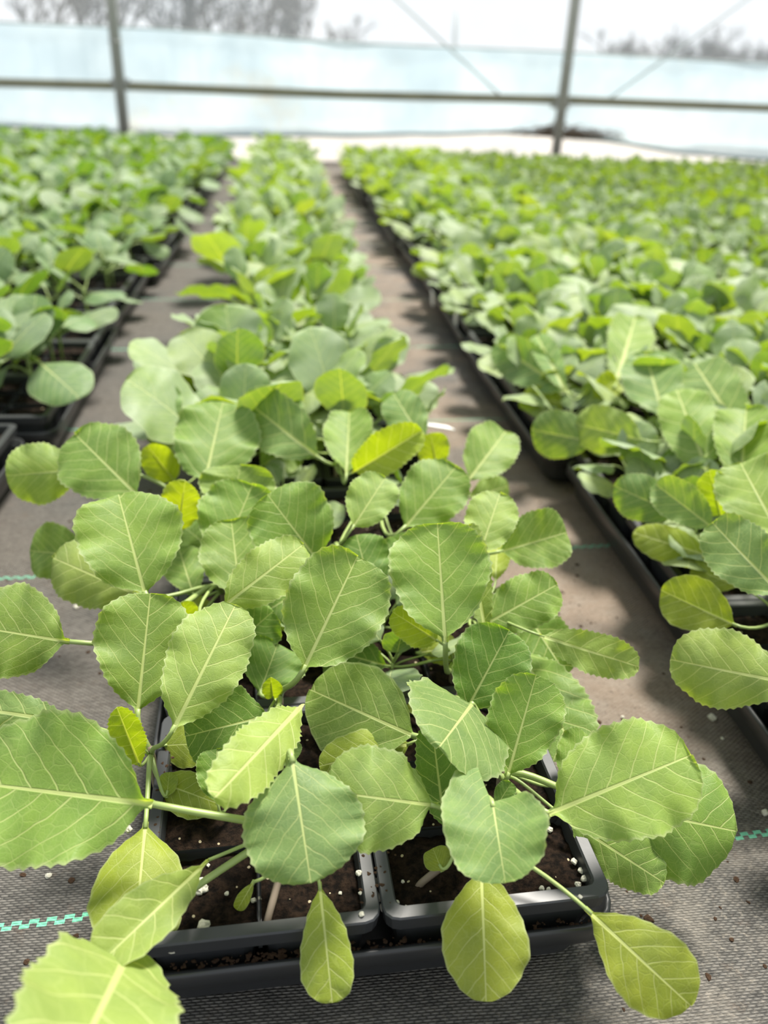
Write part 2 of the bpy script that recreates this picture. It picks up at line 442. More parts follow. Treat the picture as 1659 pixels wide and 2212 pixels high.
cur = empty('roll_up_curtain', (0, 0, 0)); tag(cur, 'pale blue roll-up plastic curtain hanging along the greenhouse side behind the posts', 'curtain')
obj('curtain_sheet', sheet(XA, XB, YW + 0.035, ctop, cbot, 120, 14, 0.009, 5, film_material('curtain_film', (0.50, 0.62, 0.69), 0.05, False, 0.5), 'curtain_sheet'), cur)
M_HEM = simple('curtain_hem_teal', (0.22, 0.31, 0.31), 0.6, 0.3, 6, 0.3)
M_HEM2 = simple('curtain_hem_grey', (0.42, 0.47, 0.46), 0.6, 0.3, 6, 0.3)
g = G(); g.tube([(x, YW + 0.030, cbot(x) - 0.004) for x in np.linspace(XA, XB, 70)], 0.011, 6); obj('bottom_hem', g.mesh('bottom_hem', M_HEM), cur)
g = G(); g.tube([(x, YW + 0.030, ctop(x)) for x in np.linspace(XA, XB, 70)], 0.006, 6); obj('top_hem', g.mesh('top_hem', M_HEM2), cur)
# white base film below the curtain
bb = obj('baseboard_back', sheet(XA, XB, YW + 0.075, lambda x: 0.27, lambda x: 0.0, 60, 5, 0.006, 9, film_material('white_base_film', (0.74, 0.73, 0.72), 0.05, False, 0.2), 'baseboard_back')); tag(bb, 'white plastic base strip along the greenhouse side', 'baseboard', kind='structure')

M_GALV = simple('galvanised_steel', (0.36, 0.36, 0.33), 0.45, 0.5, 12, 0.2)
M_RAIL = simple('weathered_rail', (0.25, 0.24, 0.16), 0.6, 0.35, 5, 0.4)
M_WIRE = simple('brace_wire_grey', (0.55, 0.60, 0.60), 0.5, 0.4)
def post(x, label):
    e = empty('greenhouse_post', (x, YW - 0.04, 0)); tag(e, label, 'post')
    gg = G(); gg.tube([(0, 0, 0), (0, 0, 1.1), (0, -0.03, 1.75)], 0.036, 14); obj('tube', gg.mesh('post_tube', M_GALV), e)
    gg = G(); gg.tube([(0, 0, 0.66 + 0.0), (0, 0, 0.675)], 0.041, 14); obj('clamp', gg.mesh('post_clamp', M_GALV), e)
    gg = G(); gg.tube([(-0.06, 0.045, 0.43), (0.06, 0.045, 0.43)], 0.033, 10); gg.box((0, 0.02, 0.43), (0.09, 0.05, 0.05)); obj('rail_bracket', gg.mesh('rail_bracket', M_GALV), e)
post(-1.075, 'grey steel post on the left side of the greenhouse wall')
post(1.925, 'grey steel post on the right side of the greenhouse wall')
g = G(); g.tube([(x, YW + 0.0, z) for x, z in ((XA, 0.388), (-1.075, 0.42), (0.4, 0.425), (1.9, 0.452), (3.4, 0.46), (XB, 0.462))], 0.027, 10)
rail = obj('side_rail', g.mesh('side_rail', M_RAIL)); tag(rail, 'weathered horizontal rail running between the posts across the curtain', 'rail')
for (a, b, lab) in (((0.72, 1.0), (1.49, 0.46), 'thin brace wire slanting down to the rail left of the right post'),
                    ((3.15, 1.12), (2.25, 0.46), 'thin brace wire slanting down to the rail right of the right post')):
    dx = (a[0] - b[0]); dz = a[1] - b[1]
    gg = G(); gg.tube([(b[0], YW - 0.01, b[1]), (b[0] + dx * 1.9, YW - 0.01, b[1] + dz * 1.9)], 0.007, 6)
    tag(obj('brace_wire', gg.mesh('brace_wire', M_WIRE)), lab, 'wire', 'brace wires on the greenhouse wall')

# dead weeds caught behind the post
M_DRY = simple('dry_weed', (0.20, 0.15, 0.11), 0.9, 0.1, 40, 0.4)
rs = random.Random(4); g = G()
for i in range(260):
    x = rs.gauss(0, 0.17); z = 0.015 + abs(rs.gauss(0, 0.035)) * math.exp(-abs(x) * 1.5); a = rs.uniform(-0.9, 0.9)
    l = rs.uniform(0.05, 0.16)
    g.tube([(x, rs.uniform(-0.012, 0.012), z), (x + l * math.cos(a) * 0.5, rs.uniform(-0.012, 0.012), z + l * 0.35 * abs(math.sin(a))), (x + l * math.cos(a), 0, z + l * 0.25 * math.sin(a))], [0.004, 0.003, 0.002], 3, cap=False)
wd_ = obj('dry_weed_clump', g.mesh('dry_weed_clump', M_DRY), loc=(1.93, YW + 0.0, 0.20)); tag(wd_, 'brown dead weeds caught at the foot of the right post', 'weeds', kind='stuff')

# outdoors beyond the film
g = G(); g.add([(-90, YW + 0.2, -0.02), (110, YW + 0.2, -0.02), (110, 160, -0.02), (-90, 160, -0.02)], [(0, 1, 2, 3)])
fld = obj('field_ground', g.mesh('field_ground', simple('pale_winter_field', (0.40, 0.39, 0.36), 0.9, 0.1, 0.6, 0.15), False)); tag(fld, 'pale winter field outside the greenhouse', 'field', kind='structure')
M_BARK = simple('bare_branch', (0.045, 0.060, 0.075), 0.9, 0.1)
def tree_mesh(seed, h, levels=4, spread=0.55):
    rs = random.Random(seed); gg = G()
    def grow(p, d, l, r, lev):
        q = p + d * l
        gg.tube([p, p + d * l * 0.5 + Vector((rs.uniform(-1, 1), rs.uniform(-1, 1), 0)) * l * 0.05, q], [r, r * 0.8, r * 0.6], 4 if lev > 2 else 3, cap=False)
        if lev <= 0: return
        for i in range(rs.choice((3, 4, 4, 5))):
            s = rs.uniform(0.45, 1.0)
            nd = (d + Vector((rs.gauss(0, 1), rs.gauss(0, 1), rs.uniform(-0.1, 0.7))) * spread).normalized()
            grow(p + d * l * s, nd, l * rs.uniform(0.5, 0.78), r * 0.55, lev - 1)
    grow(Vector((0, 0, 0)), Vector((rs.uniform(-0.05, 0.05), 0, 1)), h * 0.36, h * 0.024, levels)
    return gg.mesh('bare_tree', M_BARK, False)
TREES = [tree_mesh(11, 5.0), tree_mesh(12, 5.0, 4, 0.4), tree_mesh(13, 5.0, 4, 0.7), tree_mesh(14, 5.0, 3, 0.45)]
def tree(px, Y, h, k, lab, grp, rz=0.0):
    p = PY(px, 100, Y)
    o = obj('bare_tree', TREES[k], loc=(p.x, Y, -0.02)); s = h / 5.0; o.scale = (s, s, s); o.rotation_euler = (0, 0, rz)
    tag(o, lab, 'tree', grp)
rs = random.Random(8)
NUMW = 'first second third fourth fifth sixth seventh eighth ninth tenth eleventh twelfth thirteenth fourteenth fifteenth sixteenth seventeenth eighteenth nineteenth twentieth twenty-first twenty-second twenty-third twenty-fourth twenty-fifth twenty-sixth'.split()
for i, (px, h, k) in enumerate(((70, 6.0, 3), (118, 6.6, 3), (180, 6.2, 1), (205, 7.2, 0), (255, 7.0, 1), (345, 5.6, 3), (375, 6.6, 2), (405, 7.4, 0), (430, 6.6, 2), (455, 6.6, 2), (500, 5.6, 0),
                                (545, 5.2, 3), (575, 6.8, 1), (590, 6.6, 2), (625, 7.0, 1), (650, 5.4, 0), (690, 4.4, 3), (740, 4.2, 0), (775, 4.2, 3))):
    tree(px, 48 + rs.uniform(-6, 6), h * 1.05, k, '%s bare tree from the left edge, hazy beyond the film' % NUMW[i], 'bare trees beyond the film at the left', rs.uniform(0, 6))
for i in range(26):
    px = 1275 + i * 15.5 + rs.uniform(-5, 5)
    tree(px, 75 + rs.uniform(-4, 4), 6.6 + rs.uniform(-1.2, 1.2) - (1.6 if px < 1300 else 0), i % 3, '%s bare tree from the right edge, in the hazy tree row beyond the film' % NUMW[25 - i], 'bare trees beyond the film at the right', rs.uniform(0, 6))
for px in (1145, 1165, 1180):
    tree(px, 75, 4.4, 2, '%s of the low bare bushes left of the right post' % {1145: 'leftmost', 1165: 'middle', 1180: 'rightmost'}[px], 'bare bushes beyond the film', px)
p = PY(985, 60, 30)
g = G(); g.tube([(0, 0, 0), (0, 0, PY(985, 22, 30).z)], [0.10, 0.085], 8)
tag(obj('outdoor_pole', g.mesh('outdoor_pole', simple('pole_grey', (0.45, 0.5, 0.52), 0.7, 0.2)), loc=(p.x, 30, 0)), 'hazy grey pole standing outside between the two posts', 'pole')

# ------------------------------------------------------------------ trays and cell packs
TW, TL = 0.284, 0.546            # carrier tray
PW_, PL_ = 0.1335, 0.1785        # one six-cell pack
RIM_Z, LIP_Z, SOIL_Z = 0.072, 0.047, 0.062
def rrect(w, l, r, n=4):
    pts = []
    for cx, cy, a0 in ((w / 2 - r, l / 2 - r, 0), (-w / 2 + r, l / 2 - r, 90), (-w / 2 + r, -l / 2 + r, 180), (w / 2 - r, -l / 2 + r, 270)):
        for i in range(n + 1):
            a = math.radians(a0 + 90 * i / n); pts.append((cx + r * math.cos(a), cy + r * math.sin(a)))
    return pts
def densify(pts, step=0.011):
    out = []
    for a, b in zip(pts, pts[1:] + pts[:1]):
        m = max(1, int(math.hypot(b[0] - a[0], b[1] - a[1]) / step))
        out += [(a[0] + (b[0] - a[0]) * i / m, a[1] + (b[1] - a[1]) * i / m) for i in range(m)]
    return out
def loft(gg, rings, closed_end=False):
    n = len(rings[0]); v = [p for r in rings for p in r]
    f = [(i * n + k, i * n + (k + 1) % n, (i + 1) * n + (k + 1) % n, (i + 1) * n + k) for i in range(len(rings) - 1) for k in range(n)]
    if closed_end: f.append(tuple((len(rings) - 1) * n + k for k in range(n)))
    gg.add(v, f)
def groove(x, y, hw, hl):
    """how deep the wall between two pockets of the tray lies back"""
    d = 1.0
    if abs(abs(x) - hw) < 0.02:
        for c in (-PL_ / 2, PL_ / 2): d = min(d, abs(y - c) / 0.013)
    if abs(abs(y) - hl) < 0.02: d = min(d, abs(x) / 0.009)
    return 0.018 * max(0.0, 1 - d) ** 0.5 if d < 1 else 0.0
def tray_meshes():
    base = densify(rrect(TW, TL, 0.022, 5)); hw, hl = TW / 2, TL / 2
    def ring(inset, z, gr=0.0):
        out = []
        for x, y in base:
            k = groove(x, y, hw, hl) * gr; i = inset + k
            out.append((x * (1 - i / hw), y * (1 - i / hl), z))
        return out
    gb = G()
    loft(gb, [ring(0.004, LIP_Z - 0.010), ring(0.008, LIP_Z - 0.012, 0.6), ring(0.012, LIP_Z - 0.018, 1), ring(0.018, 0.006, 1), ring(0.024, 0.0, 1)], False)
    loft(gb, [ring(0.008, LIP_Z - 0.004), ring(0.012, 0.012), ring(0.018, 0.008)], True)
    gr = G()
    loft(gr, [ring(0.0088, LIP_Z - 0.006), ring(0.0075, LIP_Z - 0.002), ring(0.004, LIP_Z - 0.001), ring(0.003, LIP_Z + 0.004), ring(0.0005, LIP_Z + 0.004),
              ring(0.0, LIP_Z + 0.001), ring(-0.0005, LIP_Z - 0.008), ring(0.0015, LIP_Z - 0.0095), ring(0.0045, LIP_Z - 0.0095)])
    return gb.mesh('carrier_tray_body', M_TRAY, False), gr.mesh('carrier_tray_rim', M_TRAY, True)
ME_TRAY, ME_TRIM = tray_meshes()
def pack_meshes(seed, fine):
    rs = random.Random(seed); gp = G(); hw, hl = PW_ / 2, PL_ / 2; fl = 0.0085
    def ring(inset, z, r=0.009): return [(x, y, z) for x, y in rrect(PW_ - 2 * inset, PL_ - 2 * inset, max(r - inset * 0.5, 0.003), 3)]
    loft(gp, [ring(0.0012, RIM_Z - 0.011), ring(0.0, RIM_Z - 0.001), ring(0.0008, RIM_Z), ring(fl - 0.001, RIM_Z + 0.0003), ring(fl, RIM_Z - 0.001), ring(fl + 0.002, SOIL_Z - 0.008)])
    cw, cl = (PW_ - 2 * fl) / 2, (PL_ - 2 * fl) / 3
    for i in range(2):
        for j in range(3):
            cx, cy = (i - 0.5) * (cw + 0.003), (j - 1) * (cl + 0.002)
            def cr(s, z): return [(cx + x * s, cy + y * s, z) for x, y in rrect(cw + 0.003, cl + 0.002, 0.008, 2)]
            loft(gp, [cr(1.04, RIM_Z - 0.004), cr(0.98, RIM_Z - 0.014), cr(0.80, 0.013)], True)
    dv = G()
    dv.box((0, 0, SOIL_Z - 0.006), (0.0022, PL_ - 2 * fl, 0.016))
    for c in (-cl / 2, cl / 2): dv.box((0, c, SOIL_Z - 0.006), (PW_ - 2 * fl, 0.0022, 0.016))
    gs = G(); nx, ny = (26, 36) if fine else (8, 12)
    v = []
    for j in range(ny + 1):
        for i in range(nx + 1):
            x = (i / nx - 0.5) * (PW_ - 2 * fl - 0.001); y = (j / ny - 0.5) * (PL_ - 2 * fl - 0.001)
            # dips along the dividers, mounds in the cells
            mx = abs(math.sin(math.pi * (x / cw))); my = abs(math.sin(math.pi * (y / cl + 0.5)))
            z = SOIL_Z - 0.0015 + 0.0035 * (mx * my) ** 0.5 + rs.uniform(-1, 1) * (0.0013 if fine else 0.0018) + 0.0015 * math.sin(x * 130 + seed) * math.sin(y * 110 + seed * 2)
            v.append((x, y, z))
    f = [(j * (nx + 1) + i, j * (nx + 1) + i + 1, (j + 1) * (nx + 1) + i + 1, (j + 1) * (nx + 1) + i) for j in range(ny) for i in range(nx)]
    gs.add(v, f)
    return gp, dv, gs
def pack_data(seed, fine):
    a, b, c = pack_meshes(seed, fine)
    return a.mesh('cell_pack', M_PACK, False), b.mesh('cell_divider', M_PACK, False), c.mesh('potting_soil', M_SOIL, True)
PACK_FINE = [pack_data(s, True) for s in range(3)]
PACK_LOW = [pack_data(s + 10, False) for s in range(2)]

ORD = ['nearest', 'second', 'third', 'fourth', 'fifth', 'sixth', 'seventh', 'eighth', 'ninth', 'tenth', 'eleventh', 'twelfth']
class Tray: pass
TRAYS = []
def in_view(x, y, m=0.16):
    for dx in (-m, m):
        for dy in (-0.28, 0.28):
            for z in (0.05, 0.2):
                if y + dy < 0.15: continue
                u, v = pix((x + dx, y + dy, z))
                if -40 < u < 1700 and v < 2350: return True
    return False
def lay(colname, x, y0, n, jx=0.006, rot=0.0, first=0, kind='c', fixed=None):
    rs = random.Random(int(x * 1000) + 77); cnt = 0
    for i in range(n):
        t = Tray(); t.y = y0 + 0.556 * i + TL / 2; t.x = x + rs.uniform(-jx, jx); t.rz = math.radians(rs.uniform(-1.3, 1.3))
        if fixed and i in fixed:
            t.x += fixed[i][0]; t.rz = math.radians(fixed[i][1])
        t.col = colname; t.kind = kind
        if not in_view(t.x, t.y): continue
        t.i = cnt; cnt += 1; TRAYS.append(t)
lay('centre row', 0.004, 0.272, 10, 0.004, fixed={0: (0.032, 2.2), 1: (0.026, 1.5), 2: (0.008, 0.6)})
lay('first right-hand row', 0.487, 0.385 - 0.556, 10, 0.006, fixed={1: (0.016, 0.0), 2: (-0.014, 0.3), 7: (-0.02, 0)})
lay('first left-hand row', -0.478, 0.470 - 0.556, 10, 0.008, kind='l', fixed={1: (-0.012, 0), 2: (0.012, 1.5), 3: (-0.012, 0.5), 4: (0.012, -1)})
NAMES_R = ['second', 'third', 'fourth', 'fifth', 'sixth', 'seventh', 'eighth', 'ninth', 'tenth', 'eleventh', 'twelfth']
for i in range(10):
    lay('%s right-hand row' % NAMES_R[i], 0.487 + 0.296 * (i + 1), 0.40 - 0.556 + 0.06 * (i % 3), 10, 0.006, kind='c' if i < 1 else 's')
for i in range(4):
    lay('%s left-hand row' % NAMES_R[i], -0.478 - 0.296 * (i + 1), 0.44 - 0.556 + 0.07 * (i % 2), 10, 0.006, kind='l')

def tp(t, x, y, z):
    c, s = math.cos(t.rz), math.sin(t.rz)
    return Vector((t.x + x * c - y * s, t.y + x * s + y * c, z))
stuff_pack = G(); stuff_soil = G()
lowA, lowB, lowC = pack_meshes(10, False)
TRAYS.sort(key=lambda t: math.hypot(t.x, t.y))
npk = 0
for n, t in enumerate(TRAYS):
    e = empty('carrier_tray', (t.x, t.y, 0.0), t.rz)
    tag(e, 'black plastic carrier tray, %s from the camera in the %s' % (ORD[t.i], t.col), 'tray', 'carrier trays on the ground cloth')
    obj('tray_body', ME_TRAY, e); obj('rim', ME_TRIM, e)
    hero = (t.col == 'centre row' and t.i == 0)
    for j in range(3):
        for i in range(2):
            ox, oy = (i - 0.5) * 0.1345, (j - 1) * 0.1792
            p = tp(t, ox, oy, 0.0)
            if npk < 294:
                npk += 1
                near = n < 8
                me = (PACK_FINE if near else PACK_LOW)[(i + j * 2 + n) % (3 if near else 2)]
                o = obj('cell_pack', me[0], None, p); o.rotation_euler = (0, 0, t.rz)
                if hero:
                    lab = 'black six-cell pack at the %s %s of the nearest centre tray' % (('front', 'middle', 'back')[j], ('left', 'right')[i])
                else:
                    lab = '%s %s black six-cell pack in the %s tray of the %s' % (('front', 'middle', 'back')[j], ('left', 'right')[i], ORD[t.i], t.col)
                tag(o, lab, 'cell pack', 'six-cell packs in the carrier trays')
                obj('cell_divider', me[1], o); obj('soil', me[2], o)
            else:
                c, s = math.cos(t.rz), math.sin(t.rz)
                for src, dst in ((lowA, stuff_pack), (lowB, stuff_pack), (lowC, stuff_soil)):
                    dst.add([(p.x + a * c - b * s, p.y + a * s + b * c, z) for a, b, z in src.v], src.f)
if stuff_pack.v:
    e = obj('far_cell_packs', stuff_pack.mesh('far_cell_packs', M_PACK, False)); tag(e, 'black cell packs crowded in the far trays', 'cell pack', kind='stuff')
    tag(obj('soil', stuff_soil.mesh('far_soil', M_SOIL), e), kind='stuff')

# ------------------------------------------------------------------ the seedlings in front, leaf by leaf
def cellpos(t, r, c):
    """centre of cell row r (0 nearest), column c of a tray"""
    j, rr = divmod(r, 3); i, cc = divmod(c, 2)
    return tp(t, (i - 0.5) * 0.1345 + (cc - 0.5) * 0.060, (j - 1) * 0.1792 + (rr - 1) * 0.054, SOIL_Z)
def find(col, i): return next(t for t in TRAYS if t.col == col and t.i == i)
CT1, CT2 = find('centre row', 0), find('centre row', 1)
USED = []
HERO_BL = []
def hero_plant(label, root, leaves, stem_h=0.022, stem_mat=None, lean=(0, 0), seed=0):
    root = Vector(root); USED.append(root.copy())
    e = empty('cabbage_seedling', root); tag(e, label, 'seedling', 'cabbage seedlings in the centre and right rows')
    top = Vector((lean[0], lean[1], stem_h))
    gg = G(); mid = Vector((lean[0] * 0.55, lean[1] * 0.55, stem_h * 0.35))
    b1 = Vector((0, 0, stem_h * 0.22)); pts = bez(Vector((0, 0, -0.004)), b1, Vector((lean[0] * 0.75, lean[1] * 0.75, stem_h * 0.25)), top, 9) + [top + Vector((0, 0, 0.008))]
    gg.tube(pts, [0.0019, 0.0020, 0.0021, 0.0021, 0.0022, 0.0022, 0.0023, 0.0025, 0.0027, 0.0028, 0.0018], 8)
    obj('stem', gg.mesh('stem', stem_mat or M_STEM), e)
    for n, lf in enumerate(leaves):
        jx, jy, zj, tx, ty, zt, w, colr = lf[:8]; op = dict(lf[8]) if len(lf) > 8 else {}
        J = P(jx, jy, zj); T = P(tx, ty, zt)
        tilt = math.radians(op.pop('tilt', 0)); pet = op.pop('pet', True); up = op.pop('up', 0.45); via = op.pop('via', None)
        md = (J + T) / 2; W = w * depth(md) / F_PX / max(0.35, math.cos(tilt))
        D = (T - J).normalized(); nv = (CAM - md).normalized(); nv = (nv - D * nv.dot(D)).normalized()
        nv = Matrix.Rotation(tilt, 3, D) @ nv
        prm = dict(cup=0.10, wave=0.042, fold=0.06, bend=0.05, b=0.40); prm.update(op)
        rq = random.Random(seed * 53 + n * 7 + 1)
        if prm.get('pucker', 1) and W > 0.02:
            prm['fold'] += rq.uniform(-0.10, 0.16); prm['cup'] += rq.uniform(-0.20, 0.16); prm['bend'] += rq.uniform(-0.02, 0.08); prm['wave'] += rq.uniform(0, 0.022)
            prm.setdefault('twist', rq.uniform(-0.40, 0.40))
        gg = G()
        L = (T - J).length
        d0 = blade(gg, J - root, T - root, nv, W, seed=seed * 31 + n, rows=112, half=7, **prm)
        o = obj('leaf', gg.mesh('leaf', M_LEAF, True, True), e)
        c = LC[colr]; rv = random.Random(seed * 97 + n)
        k = rv.uniform(0.93, 1.07); o.color = (c[0] * k * rv.uniform(0.95, 1.05), c[1] * k, c[2] * k * rv.uniform(0.9, 1.1), 1)
        HERO_BL.append((label[:30], n, round(L * 100, 1), round(W * 100, 1), round(J.z, 3), round(T.z, 3)))
        if pet:
            gp = G()
            pts = petiole_pts(top, J - root, Vector(d0), 10, up)
            if via: pts = bez(top, top * 0.3 + (P(*via) - root) * 0.7, P(*via) - root, J - root, 10)
            r1 = max(0.0011, min(0.0022, W * 0.031))
            gp.tube(pts, [r1 * (1.15 - 0.3 * i / 10) for i in range(11)], 8)
            # midrib ridge under the blade
            Nn = Vector(nv); rib = []
            for i in range(8):
                s = i / 7 * 0.8; q = (J - root) * (1 - s) ** 2 + ((J - root) + D * L * 0.5 + Nn * prm['bend'] * L) * (2 * s * (1 - s)) + (T - root) * s * s
                rib.append(q - Nn * (r1 * (0.9 - 0.85 * i / 7) + 0.0004))
            gp.tube(rib, [r1 * (0.9 - 0.85 * i / 7) + 0.0002 for i in range(8)], 6)
            obj('petiole', gp.mesh('petiole', M_PET), o)
    return e

def S(px, py): return P(px, py, SOIL_Z)
OLD = dict(a=0.8, b=0.5, wave=0.02, teeth=9, tamp=0.010, cup=-0.08, fold=0.02)
hero_plant('front cabbage seedling with two yellowing leaves over the tray edge and a purple stem', S(900, 1915), [
    (1040, 1875, .088, 1050, 2163, .062, 182, 'y', dict(OLD, bend=0.12, a=0.62, b=0.5)),
    (1265, 1962, .080, 1492, 2172, .055, 170, 'y', dict(OLD, bend=0.10)),
    (1064, 1732, .135, 1092, 1907, .126, 225, 'b', dict(a=0.34, b=0.44, bend=0.14, fold=-0.05, cup=0.05, wave=0.03, wing=0.0, cord=0.62, cord2=0.05)),
    (962, 1795, .088, 932, 1562, .140, 92, 'd', dict(bend=-0.06, a=0.5)),
    (942, 1740, .118, 702, 1708, .135, 215, 'l', dict(a=0.5, bend=0.12, cup=-0.15)),
    (955, 1882, .078, 935, 1832, .082, 62, 'y', dict(teeth=0, tamp=0, a=0.35, b=0.4, pucker=0)),
], 0.026, lean=(0.024, 0.006), seed=1)
hero_plant('cabbage seedling at the front right tray corner, big pale leaf over the aisle', S(1075, 1725), [
    (1185, 1757, .108, 1490, 1632, .138, 240, 'l', dict(a=0.5, bend=0.06, cup=-0.06, via=(1130, 1728, .098))),
    (1300, 1735, .082, 1588, 1795, .075, 262, 'g', dict(a=0.55, bend=0.10, cup=-0.16)),
    (1225, 1770, .078, 1432, 1905, .052, 120, 'g', dict(a=0.5, bend=0.12, cup=-0.2)),
    (1095, 1682, .098, 1158, 1458, .150, 158, 'g', dict(a=0.62, bend=-0.05, cup=0.1)),
    (1020, 1520, .112, 950, 1612, .152, 262, 'b', dict(a=0.42, b=0.42, bend=0.10, cup=-0.12, wave=0.02, fold=-0.12)),
    (1215, 1690, .078, 1275, 1592, .092, 110, 'g', dict(bend=0.05)),
    (1072, 1742, .092, 1105, 1690, .105, 42, 'd', dict(pet=False, cup=0.4)),
], 0.020, seed=2)
hero_plant('cabbage seedling at the front left with the widest dark leaf', S(572, 2012), [
    (630, 1632, .152, 672, 1908, .118, 262, 'b', dict(a=0.55, b=0.46, bend=0.13, cup=-0.14, fold=-0.05)),
    (655, 1520, .140, 465, 1722, .158, 120, 'l', dict(a=0.55, bend=0.10, cup=0.05, fold=-0.1, pet=False)),
    (690, 1905, .088, 718, 2166, .055, 112, 'y', dict(OLD, a=0.8, b=0.42, bend=0.10)),
    (548, 1905, .082, 512, 1966, .066, 30, 'y', dict(teeth=0, tamp=0, pucker=0, via=(600, 1890, .085))),
    (330, 1737, .122, -75, 1688, .125, 312, 'g', dict(a=0.5, b=0.45, bend=0.05, cup=-0.05, fold=0.02, via=(495, 1768, .112))),
    (450, 1858, .096, 212, 2085, .100, 122, 'l', dict(OLD, a=0.95, b=0.4, fold=0.55, cup=0.1, bend=0.14, twist=-0.7, via=(530, 1825, .095))),
    (275, 2062, .086, 95, 2430, .176, 330, 'l', dict(a=0.32, bend=0.08, cup=-0.08, via=(340, 1965, .074))),
], 0.040, lean=(0.014, 0.036), seed=3)
hero_plant('cabbage seedling by the left tray edge with an upright leaf and a fat cotyledon', S(335, 1692), [
    (315, 1775, .086, 288, 2058, .066, 198, 'y', dict(OLD, a=0.62, bend=0.08, tilt=0)),
    (165, 1562, .140, -150, 1515, .150, 88, 'b', dict(a=0.5, bend=0.12, fold=-0.2, up=0.1)),
    (302, 1655, .095, 252, 1527, .150, 66, 't', dict(bend=0.05, fold=0.3)),
    (297, 1545, .110, 325, 1282, .168, 195, 'g', dict(a=0.6, bend=-0.05, cup=0.1)),
    (372, 1580, .125, 508, 1308, .172, 168, 'l', dict(a=0.5, bend=0.14, cup=-0.25, fold=-0.05)),
    (345, 1690, .075, 478, 1738, .072, 95, 'y', dict(OLD, a=0.5)),
    (350, 1610, .074, 450, 1605, .078, 100, 'y', dict(OLD, a=0.5, up=0.1)),
    (360, 1722, .076, 366, 1668, .082, 40, 'y', dict(teeth=0, tamp=0, pucker=0, a=0.35, b=0.35)),
], 0.024, seed=4)
hero_plant('cabbage seedling with the broad oval leaf standing in the middle of the nearest tray', S(605, 1560), [
    (655, 1448, .128, 772, 1202, .186, 216, 'g', dict(a=0.5, bend=0.05, cup=-0.04)),
    (582, 1545, .098, 402, 1590, .105, 190, 'd', dict(a=0.5, bend=0.04)),
    (470, 1738, .084, 468, 1618, .105, 88, 'd', dict(bend=0.05)),
    (600, 1600, .082, 640, 1640, .08, 60, 'd', dict()),
    (590, 1510, .09, 585, 1462, .115, 42, 't', dict(fold=0.5)),
    (560, 1500, .084, 600, 1390, .10, 150, 'd', dict(bend=0.02)),
], 0.022, seed=5)
hero_plant('cabbage seedling with a veined upright leaf and a long low leaf to the left', S(985, 1560), [
    (900, 1592, .086, 672, 1490, .092, 205, 'g', dict(OLD, a=0.55)),
    (890, 1605, .076, 690, 1655, .072, 110, 'y', dict(OLD, a=0.55)),
    (1005, 1538, .102, 1100, 1362, .150, 165, 'd', dict(a=0.6, bend=-0.03, cup=0.08)),
    (905, 1545, .074, 893, 1512, .078, 38, 'y', dict(teeth=0, tamp=0, pucker=0, a=0.35, b=0.35)),
    (1050, 1560, .086, 1090, 1640, .085, 90, 'd', dict()),
], 0.022, seed=6)
hero_plant('cabbage seedling with a round leaf held upright on a long straight stalk', S(975, 1475), [
    (962, 1388, .135, 945, 1132, .196, 212, 'g', dict(a=0.55, bend=-0.03, cup=0.08, via=(962, 1470, .092))),
    (948, 1386, .110, 848, 1322, .142, 78, 't', dict(a=0.45, bend=0.08, fold=0.1)),
    (840, 1440, .078, 700, 1400, .08, 110, 'd', dict()),
    (900, 1410, .080, 990, 1395, .076, 70, 'y', dict(OLD)),
], 0.020, seed=7)
hero_plant('cabbage seedling with a narrow pale leaf pointing across the right aisle', S(1010, 1395), [
    (1045, 1350, .118, 1204, 1262, .142, 118, 'g', dict(a=0.5, bend=0.05, cup=0.05)),
    (1165, 1372, .122, 1380, 1440, .108, 88, 'l', dict(a=0.5, bend=0.10, fold=-0.2)),
    (1120, 1400, .084, 1252, 1640, .070, 150, 'g', dict(a=0.55, bend=0.10, cup=-0.15)),
    (1130, 1310, .088, 1225, 1460, .080, 110, 'd', dict(a=0.55, cup=-0.1)),
    (1052, 1385, .125, 1012, 1135, .180, 62, 'l', dict(bend=0.05, fold=0.4)),
    (1070, 1260, .105, 1075, 1165, .120, 60, 't', dict()),
], 0.022, seed=8)
hero_plant('cabbage seedling behind the round upright leaf, one pale leaf beside a dark one', S(985, 1275), [
    (1078, 1192, .128, 1224, 1150, .136, 128, 'g', dict(a=0.5, bend=0.06, cup=-0.05)),
    (1035, 1202, .145, 1080, 1066, .178, 112, 'l', dict(a=0.55, bend=0.08, cup=-0.1)),
    (900, 1260, .10, 845, 1160, .13, 90, 'd', dict()),
    (1060, 1270, .09, 1160, 1330, .085, 100, 'd', dict(OLD)),
], 0.024, seed=9)
hero_plant('cabbage seedling with the roundest leaf on the left, its stalks crossing bare soil', S(485, 1325), [
    (315, 1288, .142, 256, 1068, .196, 216, 'g', dict(a=0.52, b=0.46, bend=0.03, cup=-0.02)),
    (300, 1285, .110, 115, 1205, .125, 150, 'l', dict(a=0.5, bend=0.10, cup=-0.15)),
    (478, 1312, .145, 655, 1176, .172, 122, 'l', dict(a=0.5, bend=0.10, cup=-0.1, fold=-0.05)),
    (420, 1290, .085, 385, 1180, .105, 90, 'g', dict()),
    (420, 1345, .078, 440, 1290, .085, 60, 'y', dict(OLD)),
], 0.022, seed=10)
hero_plant('cabbage seedling on the left edge with a stalked leaf cut by the picture border', S(440, 1415), [
    (150, 1386, .130, -62, 1352, .142, 208, 'g', dict(a=0.6, bend=0.07, cup=-0.1, via=(300, 1400, .115))),
    (-20, 1495, .120, -120, 1440, .125, 80, 'g', dict(up=0.1, pet=False)),
    (500, 1400, .09, 590, 1320, .12, 120, 'd', dict()),
    (410, 1350, .095, 395, 1300, .125, 50, 't', dict()),
], 0.022, seed=11)
